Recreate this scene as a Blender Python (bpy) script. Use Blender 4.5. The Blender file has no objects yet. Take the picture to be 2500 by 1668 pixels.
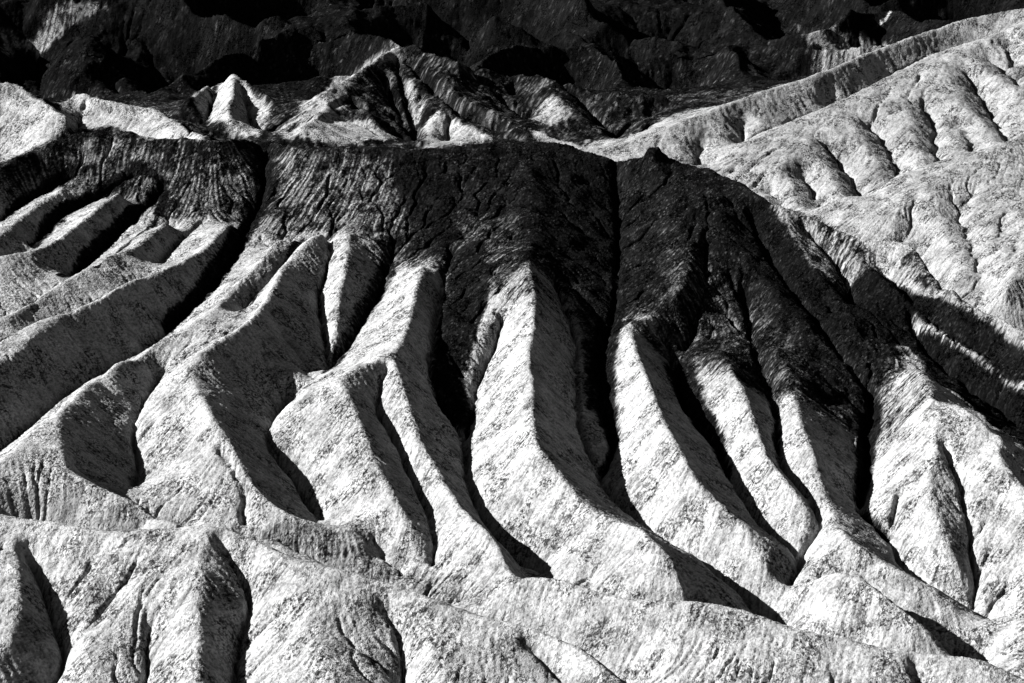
import bpy, math, time
import numpy as np
T0 = time.time()
sc = bpy.context.scene

# ------------------------------------------------------------------ camera
CAM_Z = 100.0
PITCH = math.radians(12.0)
HFOV = math.radians(22.0)
FPX = 1250.0 / math.tan(HFOV / 2)          # focal length in photograph pixels (2500 wide)
cam = bpy.data.cameras.new('camera')
cam.sensor_width = 36.0
cam.lens = 18.0 / math.tan(HFOV / 2)
cam.clip_start = 1.0
cam.clip_end = 20000.0
camo = bpy.data.objects.new('camera', cam)
camo.location = (0, 0, CAM_Z)
camo.rotation_euler = (math.radians(90) - PITCH, 0, 0)
sc.collection.objects.link(camo)
sc.camera = camo

# ------------------------------------------------------------------ light
SUN_EL = math.radians(30.0)
SUN_AZ = math.radians(-87.0)               # measured from +Y (view direction) towards +X: sun stands to the left
SUN_STRENGTH = 5.0
w = bpy.data.worlds.new('World')
sc.world = w
w.use_nodes = True
nt = w.node_tree
nt.nodes.clear()
sky = nt.nodes.new('ShaderNodeTexSky')
sky.sky_type = 'NISHITA'
sky.sun_disc = False
sky.sun_elevation = SUN_EL
sky.sun_rotation = SUN_AZ
sky.altitude = 200
sky.air_density = .35                       # dry, clear desert air
sky.dust_density = 0.0
sep = nt.nodes.new('ShaderNodeSeparateColor')    # black-and-white film behind a red filter: only the red of the sky
cmb = nt.nodes.new('ShaderNodeCombineColor')
bg = nt.nodes.new('ShaderNodeBackground')
bg.inputs['Strength'].default_value = 0.05
wo = nt.nodes.new('ShaderNodeOutputWorld')
nt.links.new(sky.outputs[0], sep.inputs[0])
for k in range(3):
    nt.links.new(sep.outputs[0], cmb.inputs[k])
nt.links.new(cmb.outputs[0], bg.inputs['Color'])
nt.links.new(bg.outputs[0], wo.inputs['Surface'])
sun = bpy.data.lights.new('sun', 'SUN')
sun.energy = SUN_STRENGTH
sun.angle = math.radians(0.53)
sun.color = (1, 1, 1)
suno = bpy.data.objects.new('sun', sun)
from mathutils import Vector
sdir = Vector((math.cos(SUN_EL) * math.sin(SUN_AZ), math.cos(SUN_EL) * math.cos(SUN_AZ), math.sin(SUN_EL)))
suno.rotation_euler = sdir.to_track_quat('Z', 'Y').to_euler()
suno.location = (-100, 300, 200)
sc.collection.objects.link(suno)
vs = sc.view_settings
vs.view_transform = 'Standard'
vs.look = 'None'
vs.exposure = 2.15
vs.gamma = 1.0
sc.cycles.max_bounces = 4
sc.cycles.diffuse_bounces = 2

# ------------------------------------------------------------------ surveying helpers
cp, sp = math.cos(PITCH), math.sin(PITCH)
TILE = dict(A=(0, 0), B=(800, 0), C=(1600, 0), D=(0, 500), E=(800, 500), F=(1600, 500),
            G=(0, 1068), H=(800, 1068), I=(1600, 1068), S=(0, 0))

def ray(u, v):
    x = (u - 1250.0) / FPX
    y = -(v - 834.0) / FPX
    return x, cp + y * sp, -sp + y * cp

# mean surface of each stretch of country: z = a + s*Y + c*X
PLANE = dict(fore=(-97.1, .42, .12), fore2=(-116.2, .40, .08), main=(1.7 - .22 * 330, .22, 0.0),
             right=(-47.7, .12, .10), mid=(-31.0, .10, 0.0), far=(-118.0, .20, 0.0))
HSCALE = dict(fore=1.1, fore2=1.4, main=1.82, right=1.6, mid=1.3, far=1.7)

def on_plane(layer, u, v, h):
    a, s, c = PLANE[layer]
    dx, dy, dz = ray(u, v)
    t = (CAM_Z - a - h) / (s * dy + c * dx - dz)
    return np.array([t * dx, t * dy, CAM_Z + t * dz])

def pix(txt):
    out = []; tile = 'S'; num = []
    for tok in txt.split():
        if tok in TILE:
            tile = tok
        else:
            num.append(float(tok))
            if len(num) == 2:
                ox, oy = TILE[tile]; sx = 1.0 if tile == 'S' else 900.0 / 2350.0
                out.append((ox + num[0] * sx, oy + num[1] * sx)); num = []
    return out

def chaikin(p, n=2):
    for _ in range(n):
        q = np.empty((2 * len(p) , p.shape[1]))
        a, b = p[:-1], p[1:]
        q[1:-1:2] = a * .75 + b * .25
        q[2::2] = a * .25 + b * .75
        q[0] = p[0]; q[-1] = p[-1]
        p = q
    return p

LINES = []     # (kind, object id, Nx3 array)

def line(kind, layer, oid, hs, txt, back=None, ext=True):
    pts = pix(txt)
    n = len(pts)
    hs = [float(x) for x in hs.split()] if isinstance(hs, str) else [float(hs)]
    hh = np.interp(np.linspace(0, 1, n), np.linspace(0, 1, len(hs)), hs) if len(hs) > 1 else np.full(n, hs[0])
    hh = hh * HSCALE[layer]
    P = np.array([on_plane(layer, u, v, h) for (u, v), h in zip(pts, hh)])
    if ext:
        a, s, c = PLANE[layer]
        for end, nb in ((0, 1), (-1, -2)):
            u = pts[end][0]
            if u <= 10 or u >= 2490:
                d = P[end] - P[nb]; d[2] = 0
                L = np.hypot(d[0], d[1])
                if L > 1e-6:
                    d = d / L
                    if (u <= 10 and d[0] < -.15) or (u >= 2490 and d[0] > .15):
                        e = P[end] + d * 28.0
                        e[2] = a + s * e[1] + c * e[0] + hh[end]
                        P = np.vstack([e, P]) if end == 0 else np.vstack([P, e])
    P = chaikin(P)
    LINES.append((kind, oid, P))
    if back:
        a, s, c = PLANE[layer]
        Q = P.copy(); Q[:, 1] += back[0]
        Q[:, 2] = a + s * Q[:, 1] + c * Q[:, 0] + back[1] * HSCALE[layer]
        LINES.append(('H', 'mountain' if layer == 'mid' or oid == 'hillA' else oid, Q))

def hidden(layer, oid, txt, dy, h):
    a, s, c = PLANE[layer]
    P = np.array([on_plane(layer, u, v, 1.0) for u, v in pix(txt)])
    P[:, 1] += dy
    P[:, 2] = h
    LINES.append(('H', oid, chaikin(P)))

R, G = 'R', 'G'
# ---- front hill
line(R, 'fore', 'front', 1, 'G 0 490 100 500 250 525 400 550 560 580 700 605 820 595 1000 575 1200 555 1380 550 1500 575 1620 640 1750 720 1900 785 H 0 815 150 850 300 900 500 960 650 1010 750 1060 900 1120 1100 1165 1300 1200 1450 1250 1600 1330 1700 1400 1800 1500 1870 1567 1950 1660 2050 1800', back=(12, -9))
line(R, 'fore', 'front', '1 1.6 2.2 2.6 3', 'G 1300 570 1290 750 1270 900 1260 1100 1280 1250 1260 1400 1250 1567 1250 1750')
line(G, 'fore', 'front', '0 -1.5 -2 -2.2 -2.4', 'G 1400 680 1530 850 1600 960 1610 1100 1520 1250 1490 1400 1490 1567 1500 1750')
line(R, 'fore', 'front', '1 1.6 2.2 2.5 2.2 2', 'G 60 540 110 770 115 950 120 1200 60 1310 0 1360')
line(G, 'fore', 'front', '0 -1.3 -2 -2.4 -2.6 -2.8', 'G 160 740 280 950 310 1080 360 1250 450 1400 400 1500 300 1600 260 1750')
line(R, 'fore', 'front', '1 1.2 1.8 2.2', 'G 1750 720 1900 850 1990 1000 1990 1230 2060 1400 2130 1567 2200 1750')
line(G, 'fore', 'front', '-.3 -1.2 -1.8 -1.8', 'H 350 1060 440 1180 490 1280 490 1400 480 1567 480 1750')
line(R, 'fore', 'front', '.9 1', 'H 560 1000 660 1150 720 1350 780 1567 800 1750')
line(G, 'fore', 'front', '-.3 -1', 'H 1280 1320 1430 1450 1560 1580 1650 1700')
line(G, 'fore', 'front', '-.2 -.7 -1', 'G 965 1180 950 1300 940 1420 925 1560 920 1750')
line(R, 'fore', 'front', '.6 .8', 'G 640 640 600 900 580 1200 560 1567 560 1750')
line('C', 'fore', 'front', 0, 'G -400 2000 1000 2050 2350 2050 H 1700 2050')
# ---- front right hill
line(R, 'fore2', 'nearhill', 1, 'H 1030 915 1180 885 1300 875 1470 885 1600 930 1700 980 1820 1010 1950 1025 2100 1035 2350 1030 I 400 1050 550 1090 700 1140 800 1180 950 1225 1100 1250 1250 1280 1370 1310 1500 1340 1700 1360 1900 1375 2080 1405 2200 1460 2350 1530', back=(7, -7))
line(G, 'fore2', 'nearhill', -3, 'H 900 1090 1000 1130 1300 1215 1480 1280 1620 1370 1750 1480 1850 1600 1950 1750')
line(R, 'fore2', 'nearhill', '1 .9', 'I 1480 1335 1580 1430 1620 1500 1640 1620 1650 1750')
line(G, 'fore2', 'nearhill', '.4 -.6', 'I 1640 1440 1680 1567 1700 1700')
line('C', 'fore2', 'nearhill', 0, 'H 2100 1900 I 300 1950 1200 1950 2500 1950')
hidden('fore', 'wash', 'G -300 470 0 490 250 525 560 580 820 595 1200 555 1400 560', 33, 0.0)
# wash at the foot of the spurs
line(G, 'main', 'wash', '1.7 1.5 1.2 .8 0', 'G 1500 600 H -260 630 0 740 300 860 600 985 800 1050 900 1085')
# ---- main dark ridge crest
line(R, 'main', 'ridge', '6 6 6 6 6 6 6 5.5 5 5', 'A 0 1045 60 1010 150 975 300 905 450 845 550 815 680 800 780 815 900 865 1000 880 1150 862 1290 895 1400 895 1500 885 1640 890 1800 920 1990 945 2120 925 B 250 930 400 925 560 950 760 940 900 915 1050 888 1150 878 1300 882 1400 905 1500 930 1600 945 1720 970 1830 1015 1950 1020 2060 1000 2200 1010 C 130 1015 250 1040 400 1095 500 1140 600 1185 680 1245 780 1305 900 1335 1000 1380 1150 1440 1250 1500 F 1300 215 1450 215 1560 212 1640 240 1720 330 1850 490 1990 620 2080 665 2170 685 2350 790', back=(32, -12))
line(R, 'main', 'ridge', '6 5.5 5 4.5 5', 'B 1300 885 1290 1100 1310 1300 E 1300 150 1280 390')
line(G, 'main', 'ridge', '4.5 3 2 1 0 0 -.5 -.5', 'B 1830 1060 1845 1200 1860 1400 E 1850 300 1840 600 1800 800 1740 950 1730 1150 1760 1300 1820 1500 H 1830 60 1800 150 1750 210 1740 260')
line(R, 'main', 'ridge', '6 5 4.5 4 3.5 3.2', 'B 2070 1000 2150 1200 F 100 60 230 240 200 450 100 620 0 700 E 1900 760')
line(G, 'main', 'ridge', '4.5 3.5 2.5 1.2 .5', 'F 330 150 320 400 290 600 240 780 180 950')
line(R, 'main', 'ridge', '6 5 4.2 3.8 3.4 3 2.6 2 1.5', 'C 300 1060 F 400 60 450 200 560 320 650 420 760 530 850 690 950 760 1050 880 1090 1000')
line(G, 'main', 'ridge', '4.3 3.2 2.6 2 1.5 1 .3 0 -.5', 'F 600 60 700 300 850 520 1000 700 1150 900 1250 1050 1350 1150 1390 1230 1385 1320 1340 1450')
line(R, 'main', 'ridge', '5.5 5 4.5 4 3.5 3 2.6', 'C 680 1250 F 760 60 860 170 960 340 1080 460 1180 550 1230 700 1300 850')
line(G, 'main', 'ridge', '4 3.2 2.6 2 1.6', 'F 940 130 1050 260 1190 420 1230 540 1260 680')
line(R, 'main', 'lower', '4.5 4 4 3.8 3.5 3', 'F 1250 340 1380 390 1500 480 1600 580 1740 720 1900 850 2150 980 2350 1120', back=(6, 1.6))
line(R, 'main', 'lower', '4 3 2.2 1.5', 'F 1390 400 1420 560 1480 720 1550 880')
line(G, 'main', 'lower', '1.8 1 .5 0 -.5 -1', 'F 1620 680 1660 820 1750 960 1900 1095 2100 1255 2350 1440')
# ---- left spurs
line(R, 'main', 'spur0', '3.5 4 4 4', 'A 400 1190 330 1245 200 1330 80 1430 0 1490')
line(G, 'main', 'spur0', '3 2 1.5 1.2', 'A 450 1120 300 1210 120 1320 0 1400')
line(G, 'main', 'spur1', '3.5 2.5 1.5 1', 'A 860 1105 700 1190 560 1290 D 420 60 300 160 215 265')
line(R, 'main', 'spur1', '4 4 4 4 4', 'A 760 1210 700 1240 560 1360 420 1470 D 330 240 240 268 100 305 0 330', back=(5, .8))
line(G, 'main', 'spur1', '3 2 1 .8', 'A 1040 1180 1000 1260 900 1340 D 780 150 700 240 560 375 390 468')
line(R, 'main', 'spur2', '3.5 4 4 4', 'D 1060 90 1000 140 930 200 860 262 760 285 620 350 520 415 400 478 290 545 150 645 0 715', back=(5, .8))
line(G, 'main', 'spur2', '2.5 1.5 1 .6', 'D 1300 80 1200 170 1100 270 1030 350 990 420')
line(R, 'main', 'spur3', '3.5 4 4.3 4.5 4.5', 'D 1470 90 1420 140 1350 220 1280 280 1180 330 1080 385 1000 425 880 450 760 500 680 560 560 620 450 668 340 695 200 750 100 800 0 870', back=(5, .8))
line(R, 'main', 'spur3', '4.6 5.2 5.4 5.2', 'D 400 690 280 780 190 860 130 925 0 1005')
line(R, 'main', 'spur3', '4 3 2 1', 'D 420 700 520 800 640 900 720 970')
line(G, 'main', 'spur3', '3 2 1.2 .6 .3 .2 0 -.5 -1', 'A 1690 960 1680 1200 D 1660 0 1620 60 1550 180 1480 330 1400 460 1300 590 1180 700 1080 805 980 880 880 955 760 1000 650 1060 550 1130 400 1230 200 1400 0 1567')
line(R, 'main', 'spur4', '3.2 3.2 3.3 3.3 3 2.6', 'D 1790 200 1720 270 1640 370 1560 450 1450 545 1380 640 1250 730 1100 812 1000 870 900 950 870 985', back=(4, .6))
line(R, 'main', 'spur4', '2.6 3.6 4 4.4 4.6 4.6', 'D 900 990 830 967 740 985 650 1058 560 1130 450 1215 360 1325 240 1412 130 1505 60 1575 G 0 135', back=(5, .3))
line(R, 'main', 'spur4', '4.6 4.5 4.4 4.2', 'D 365 1325 375 1430 400 1540 G 430 200')
line(R, 'main', 'spur4', '4.2 3.8 3.4 3', 'G 430 200 560 270 700 340 850 387 950 425 1050 500 1130 555', back=(4.5, -1.2))
line(G, 'main', 'spur5', '3 2 1.2 .8 .4', 'D 1930 215 1850 320 1760 440 1650 560 1560 640 1500 745')
line(G, 'main', 'spur4', '.6 0 -1 -1.2 -1.4', 'D 1030 1075 980 1160 920 1250 870 1340 830 1480 G 890 100 860 280 850 385')
line(R, 'main', 'spur5', '4 4 4.3 4.6 5 5 5 4.5', 'D 2060 160 1950 210 1850 320 1750 455 1700 560 1640 660 1540 770 1420 830 1310 900 1220 970 1100 1062 980 1180 920 1272 860 1370', back=(4.5, .4))
line(R, 'main', 'spur5', '5 5 5 4.8 4.4 4', 'D 1310 900 1210 1010 1200 1100 1280 1200 1340 1330 1400 1430 1480 1560 G 1560 240 1620 310')
line(R, 'main', 'spur5', '4 3 2.2 1.8 1.4 1.1', 'G 1620 310 1700 400 1850 490 2000 530 2130 555 H 0 557 100 560 240 568 300 640 450 745 560 815', back=(4.5, -.8))
line(G, 'main', 'spur5', '3.5 2 .6', 'G 1400 50 1500 190 1560 300 1570 480 1560 570')
line(G, 'main', 'spur5', '3 2 1.2 .6 .3', 'D 2110 200 2090 400 2040 520 2030 620 2060 800 2090 950 2095 1005')
line(R, 'main', 'spur5b', '3.6 3.4 3 2.4 1.5', 'E 130 170 110 350 70 600 50 800 20 960')
line(G, 'main', 'spur5b', '2.6 1.6 1 .5 .2 0', 'E 430 200 400 320 370 460 300 620 200 770 100 930 0 1060 D 2015 1112')
line(G, 'main', 'spur5', '-.3 -.6 -.8 -.8 -.8', 'D 1830 1280 1750 1370 1700 1450 1710 1560 G 1830 200 1920 330 1990 470 2060 545')
line(R, 'main', 'spur6', '3.6 4.2 4.8 5 5 5', 'E 600 370 560 550 530 700 480 870 400 960 250 1005 130 1058 40 1110')
line(R, 'main', 'spur6', '5 4.8 4.5', 'E 40 1110 0 1120 D 2000 1140 1900 1210 1800 1300 1720 1400', back=(4, -.6))
line(R, 'main', 'spur6', '5 5 4.8 4.2 3.6 3 2', 'E 40 1110 100 1150 150 1240 200 1380 250 1500 H 260 100 330 220 400 320 450 440 520 570 600 720')
line(G, 'main', 'spur7', '3.6 2.6 1.5 .8 .2 -.2 -.3 -.2', 'E 370 1040 335 1170 290 1250 340 1370 400 1450 450 1530 H 500 180 560 290 620 420 660 520 680 640 685 800')
line(R, 'main', 'spur7', '5 5 4.8 4.6 4.4 4.2 4 3.6 3.2', 'E 400 960 450 1050 480 1150 500 1250 540 1370 560 1480 H 580 20 650 120 720 250 780 360 880 480 960 540 1030 580 1090 680 1130 760 1160 850 1190 885')
line(R, 'main', 'toe', '1.3 1.3 1.2', 'H 440 815 560 812 720 825 880 838 960 900', back=(4, -1))
# ---- centre spurs
line(G, 'main', 'spur7', '3 2.2 1.5 1 .6 .2 0 -.4 -.8 -1.2 -1.6', 'E 800 280 720 500 690 700 650 900 640 1080 690 1240 790 1380 880 1480 H 870 200 890 290 930 360 960 450 990 530 1060 620 1150 690 1280 790 1400 875')
line(G, 'main', 'spur8', '2.5 1.5 1 .5 0', 'E 1110 720 1080 880 1000 1030 940 1180 930 1330 900 1440 880 1490')
line(R, 'main', 'spur8', '3 2.6 2.2 1.5', 'E 1090 650 1020 760 960 850 935 960 900 1050')
line(R, 'main', 'spur8', '5 5.2 5.6 5.8 6 6 6 5.6 5.2 5 4.8 4.6 4 3.2 2.6', 'E 1280 390 1310 480 1320 620 1310 760 1290 850 1280 1000 1300 1100 1310 1190 1295 1300 1310 1460 H 1310 10 1370 100 1430 170 1500 250 1560 340 1620 420 1700 490 1800 515 1950 545 2020 600 2080 645 2150 740 2250 860 2340 960 I 150 860 220 960 270 1035')
line(R, 'main', 'spur8', '4.2 2.5 .8', 'H 2020 600 1940 680 1860 740 1740 820 1640 900')
line(G, 'main', 'spur9', '3 1.8 1 .6 .4 .2 -.2 -.5', 'E 1440 480 1520 680 1560 820 1590 900 1565 1000 1580 1200 1585 1370 1615 1480 H 1640 60 1700 160 1738 260')
line(G, 'main', 'spur9', '-.5 -.6 -.6 -.5 -.4 -.2', 'H 1738 260 1790 370 1860 445 1960 510 2080 600 2200 680 2350 765 I 150 695 300 750 430 835 560 935 650 1015 760 1085 795 1140')
line(R, 'main', 'spur9', '3.2 4 4.6 5 5.4 5.4 5.2 4.8 4.4 3.6 3', 'E 1900 760 1940 850 1980 980 2050 1120 2090 1260 2140 1380 2200 1480 2250 1560 I 60 0 150 70 200 170 260 290 350 370 430 450 520 520 620 580 720 655 820 700 930 765', )
line(R, 'main', 'spur9', '4 3 2 1', 'I 520 525 580 650 650 760 720 850 800 920 850 938')
# ---- right spurs
line(G, 'main', 'spur10', '.8 .5 .2 0 -.3 -.6 -1 -1.3', 'F 60 850 90 960 130 1100 160 1240 230 1380 320 1480 I 350 0 420 150 470 250 520 330 620 450 615 520 750 630 900 730 945 775 900 830 840 930')
line(R, 'main', 'spur10', '2.6 3.6 4.2 4.4 4.2 3.4 2', 'F 400 900 480 1050 560 1180 600 1300 650 1420 680 1520 I 700 100 780 200 850 290 920 365 970 450 1030 560 1000 640')
line(G, 'main', 'spur11', '1.6 1 .6 .3 0 -.5 -1', 'F 560 600 620 850 670 1050 740 1250 780 1380 770 1500 I 785 140 815 230 900 310 960 380 1040 470 1075 540 1040 600 950 690 935 760')
line(R, 'main', 'spur11', '2.4 3.4 4 4.2 4 3.6 3.2', 'F 760 900 830 1100 880 1250 920 1370 960 1490 I 1000 60 1030 200 1050 320 1090 420 1120 470 1150 520')
line(G, 'main', 'spur11', '-.5 -.7 -1 -1.2 -1.5 -1.8 -2.2', 'F 1340 1450 1350 1567 I 1340 250 1320 340 1290 440 1300 500 1400 570 1500 650 1565 745 1540 820 1650 890 1800 970 1950 1060 2110 1160 2200 1230')
line(R, 'main', 'spur12', '2.5 4 5 5.4 5.4 5 4.6 4 3.2 2 .4', 'F 1560 1060 1690 1025 1740 1130 1780 1240 1790 1400 1800 1560 I 1775 130 1745 250 1735 350 1780 480 1810 580 1880 700 1950 800 2000 900 2020 1000')
line(R, 'main', 'spur12', '3 2.5 1', 'I 1560 250 1500 380 1440 500 1400 560')
line(G, 'main', 'spur12', '2.6 1.2 .2 -.8', 'I 1560 320 1530 420 1520 560 1500 645')
line(G, 'main', 'spur13', '4 3 2 1 .3 -.5 -1', 'I 1830 40 1900 180 1960 300 1975 430 2000 560 2010 700 2012 790 2045 880 2062 960 2030 1045 2020 1080')
line(R, 'main', 'spur13', '5.4 5.6 5.6 5.4 5 5', 'F 1780 1238 1900 1252 2000 1300 2100 1372 2250 1505 I 2150 60 2250 180 2350 300', back=(6, 0))
line(R, 'main', 'spur13', '3 2 1', 'I 2420 500 2350 700 2280 900 2200 1100')
# ---- triangle hill and light hill
line(R, 'main', 'lowhill', '2.6 3 2.6 2 1.4', 'I 1120 470 1170 555 1050 640 960 705 930 775 860 890')
line(R, 'main', 'lowhill', '3 2.9 2.6 2.2 1.8 1 0', 'I 1170 560 1230 660 1330 740 1450 795 1560 848 1700 915 1850 995 2000 1085 2110 1170')
line(R, 'main', 'lighthill', '2 3.2 4 4.2 4 3.6 3 2.4 1.6', 'I 840 940 950 912 1080 872 1180 832 1250 830 1290 852 1400 940 1500 1010 1620 1120 1750 1220 1900 1305 2000 1370 2080 1402', back=(4, -.6))
hidden('fore2', 'lighthill', 'I 760 1160 950 1225 1250 1280 1500 1340 1900 1375 2080 1405 2300 1500', 9, -4.5)
# ---- right background hills
line(R, 'right', 'hillA', '6 7 8 9 10 11 12', 'B 1720 970 1850 925 2000 870 2200 800 C 0 840 200 760 400 690 600 610 800 540 1000 480 1200 400 1400 310 1600 240 1800 170 2000 110 2150 80 2250 50 2350 40', back=(25, 0))
line(R, 'right', 'hillB', '4 6 7 8 9 10 11', 'C 330 1050 450 990 600 910 800 810 1000 720 1200 630 1400 530 1600 425 1800 330 1950 285 2100 235 2230 180 2350 150', back=(7, 5.5))
line(R, 'right', 'hillB', '6.2 5.8 5.2 4.6 3.4', 'C 1030 870 950 930 880 1000 800 1060 720 1120 640 1185')
line(R, 'right', 'hillC', '3 4.5 5.5 6.5 7 7.5 8 8', 'C 1000 1345 1060 1310 1200 1250 1370 1190 1550 1110 1700 1060 1850 1000 2000 965 2150 930 2250 900 2350 840', back=(7, 2.5))
line(R, 'right', 'hillC', '7 6.6 6 5.4 4.6 3.6', 'C 1960 1015 1850 1110 1740 1200 1600 1300 1500 1340 1350 1380 1200 1425')
line(R, 'right', 'hillC', '5.4 4 2.4', 'C 1500 1340 1540 1400 1555 1520 F 1570 250')
line(R, 'right', 'hillC', '6.6 5.6 4.4 3', 'C 1870 1110 1900 1200 1960 1320 2000 1480 F 1960 300 1980 450')
line(R, 'right', 'hillC', '5.5 5 4', 'F 2350 250 2300 380 2220 560')
# ---- pale and streaked hills behind the dark crest
line(R, 'mid', 'pale', '9', 'A -150 560 0 535 60 520 120 525 160 570 250 640 350 700 430 730', back=(22, -8), ext=False)
line(R, 'mid', 'pale', '7 9 9 8.6 8 7 6', 'A 390 690 450 610 500 580 560 600 650 630 760 650 850 670 960 680 1050 720 1100 760 1200 820 1300 870 1380 900', back=(22, -8))
line(R, 'mid', 'pale', '5.5 5.5 5 4', 'A 550 740 700 740 830 770 900 810 1080 870')
line(G, 'mid', 'pale', '6 3.5 3', 'A 545 650 530 740 470 840')
line('C', 'mid', 'pale', 0, 'A -100 1000 300 940 700 900 1100 930 1500 920')
line(R, 'mid', 'pale_peak', '9 8.6 7.5 6.5 5 4', 'A 1480 455 1490 600 1440 690 1450 750 1490 800 1560 840 1640 890', back=(22, -8))
line(G, 'mid', 'pale_peak', '6 4.4 3 2', 'A 1425 480 1380 570 1340 690 1305 795')
line(G, 'mid', 'pale_peak', '6 4 3 2', 'A 1545 560 1570 680 1600 790 1660 860')
line(R, 'mid', 'pale_peak', '8.6 7.6 6 4', 'A 1490 460 1600 540 1700 600 1750 690 1720 800', back=(18, -6))
line(R, 'mid', 'pale_peak', '7.5 7 6 4.5', 'A 1330 530 1250 590 1180 650 1115 710', back=(12, 1))
line(R, 'mid', 'peak', '3 5 6 8 9 10 11 12 12 12 11', 'A 1720 860 1800 800 1900 730 2000 650 2050 600 2150 530 2250 470 B 261 410 300 370 400 300 490 270 560 290 700 360 850 410', back=(24, -9))
line(R, 'mid', 'peak', '11.5 9.5 8.4 7 6 5.5 5 4', 'B 470 330 480 490 540 560 640 640 780 740 860 790 960 820 1100 870')
line(R, 'mid', 'peak', '11.5 9 8 6 5 4', 'B 560 340 750 540 900 650 1100 750 1300 830 1500 900')
line(G, 'mid', 'peak', '9.5 6 4 2', 'B 430 370 490 550 530 750 560 920')
line(G, 'mid', 'peak', '9 6 4 2.4', 'B 300 430 380 560 450 720 530 880')
line(R, 'mid', 'peak', '10 7.4 5 3', 'B 370 400 430 560 490 740 540 900')
line(G, 'mid', 'peak', '7 5.4 4.4 3 2', 'B 20 680 140 650 280 740 420 850 530 920')
line(R, 'mid', 'peak', '6 8 8.4 6', 'A 1900 830 B -50 720 80 600 150 580 230 650 300 760')
line(R, 'mid', 'peak', '4 4.4 4 2', 'B -300 880 0 760 200 790 400 860 460 940')
line(G, 'mid', 'peak', '9.5 6.5 5 4 3', 'B 520 400 700 600 850 720 1000 800 1150 860')
line(R, 'mid', 'peak', '5.4 3', 'B 690 700 640 850 600 950')
line(G, 'mid', 'peak', '5 2', 'B 590 640 570 800 565 920')
line(G, 'mid', 'peak', '4 2', 'B 780 770 770 850 760 930')
line(R, 'mid', 'dark_back', '11 10 9 8 7', 'B 850 410 1000 450 1150 460 1300 470 1450 500 1600 550 1750 570 1850 600 2000 600 2200 620 2330 640', back=(24, -9))
line(G, 'mid', 'dark_back', '8.6 5 4 3', 'B 900 450 1080 600 1180 700 1280 800')
line(R, 'mid', 'dark_back', '9 8 7 5 3', 'B 1330 490 1420 570 1500 650 1650 780 1840 910')
line(G, 'mid', 'dark_back', '8 5 4 2.5', 'B 1480 530 1620 660 1760 790 1860 905')
line(G, 'mid', 'dark_back', '7 4', 'B 1190 510 1190 640')
line(R, 'mid', 'dark_back', '6.6 5 3', 'B 1400 590 1330 660 1285 770')
line(R, 'mid', 'dark_back', '7 6 5 4', 'B 1650 560 1750 660 1900 720 2100 745')
line(G, 'mid', 'dark_back', '6 4 3', 'B 1850 620 2050 690 2320 755')
# ---- far dark mountains
F_ = [('6 7 8 8', 'A 210 270 300 160 400 60 480 -20'), ('5 6 7', 'A 40 260 130 130 220 -20'),
      ('5 7 8 9 9', 'A 260 560 330 400 450 250 560 140 620 90 700 50 850 20'),
      ('5 6 7 8', 'A 280 600 400 460 520 340 610 260 640 170'), ('4 5 6', 'A 300 650 430 540 560 350'),
      ('8 7 6 5.5 5', 'A 640 120 800 220 950 300 1150 410 1300 455 1450 455'),
      ('5 5', 'A -100 420 60 330 140 295'), ('6 5 4', 'A 700 280 800 450 950 640'), ('6 5 4', 'A 840 260 920 400 960 560'),
      ('9 9 8.5 8 7 6', 'A 850 30 1100 40 1250 50 1400 110 1640 110 1800 260 1900 330 2050 470'),
      ('8 6 4', 'A 1640 120 1650 260 1600 400'), ('8 6 4', 'A 1250 60 1230 200 1280 320'),
      ('7 7 6.5 6', 'C 880 105 1050 130 1150 160 1250 190 1400 212 1540 245'),
      ('6.5 5 3', 'C 960 140 1060 260 1150 360'), ('6 4', 'C 1180 190 1220 320'), ('6 4', 'C 1300 210 1280 330'),
      ('8 7 6 5', 'C 1700 -20 1600 60 1500 120 1380 175'),
      ('8 7 6', 'B 2000 100 2100 60 2200 -40'), ('9 8 6', 'B 560 190 700 100 780 0'), ('7 5', 'B 580 190 760 250 770 350'),
      ('9 9 8', 'B 1100 0 1300 60 1450 60 1600 110 1800 20'), ('8 6 5', 'B 1450 60 1500 200 1560 330'), ('8 6 5', 'B 1050 150 1080 280 1110 400')]
for hs, t in F_:
    line(R, 'far', 'mountain', hs, t, ext=False)
for hs, t in [('3 2', 'A 230 280 250 420 260 560'), ('3 1.5', 'A 700 500 900 600 1000 700'), ('4 2', 'A 1100 420 1000 600'),
              ('3 1', 'B 1900 300 2000 560'), ('3 1', 'B 1300 250 1400 430'), ('3 1', 'B 800 200 900 400'),
              ('3 2', 'C 600 200 800 480'), ('3 2', 'C 700 60 900 300'), ('3', 'C 1350 200 1560 225')]:
    line(G, 'far', 'mountain', hs, t, ext=False)
line('C', 'far', 'mountain', 4, 'S -300 -150 600 -170 1200 -150 1900 -160 2800 -150', ext=False)
line('C', 'far', 'mountain', 4, 'S -300 -230 1200 -230 2800 -230', ext=False)

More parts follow.
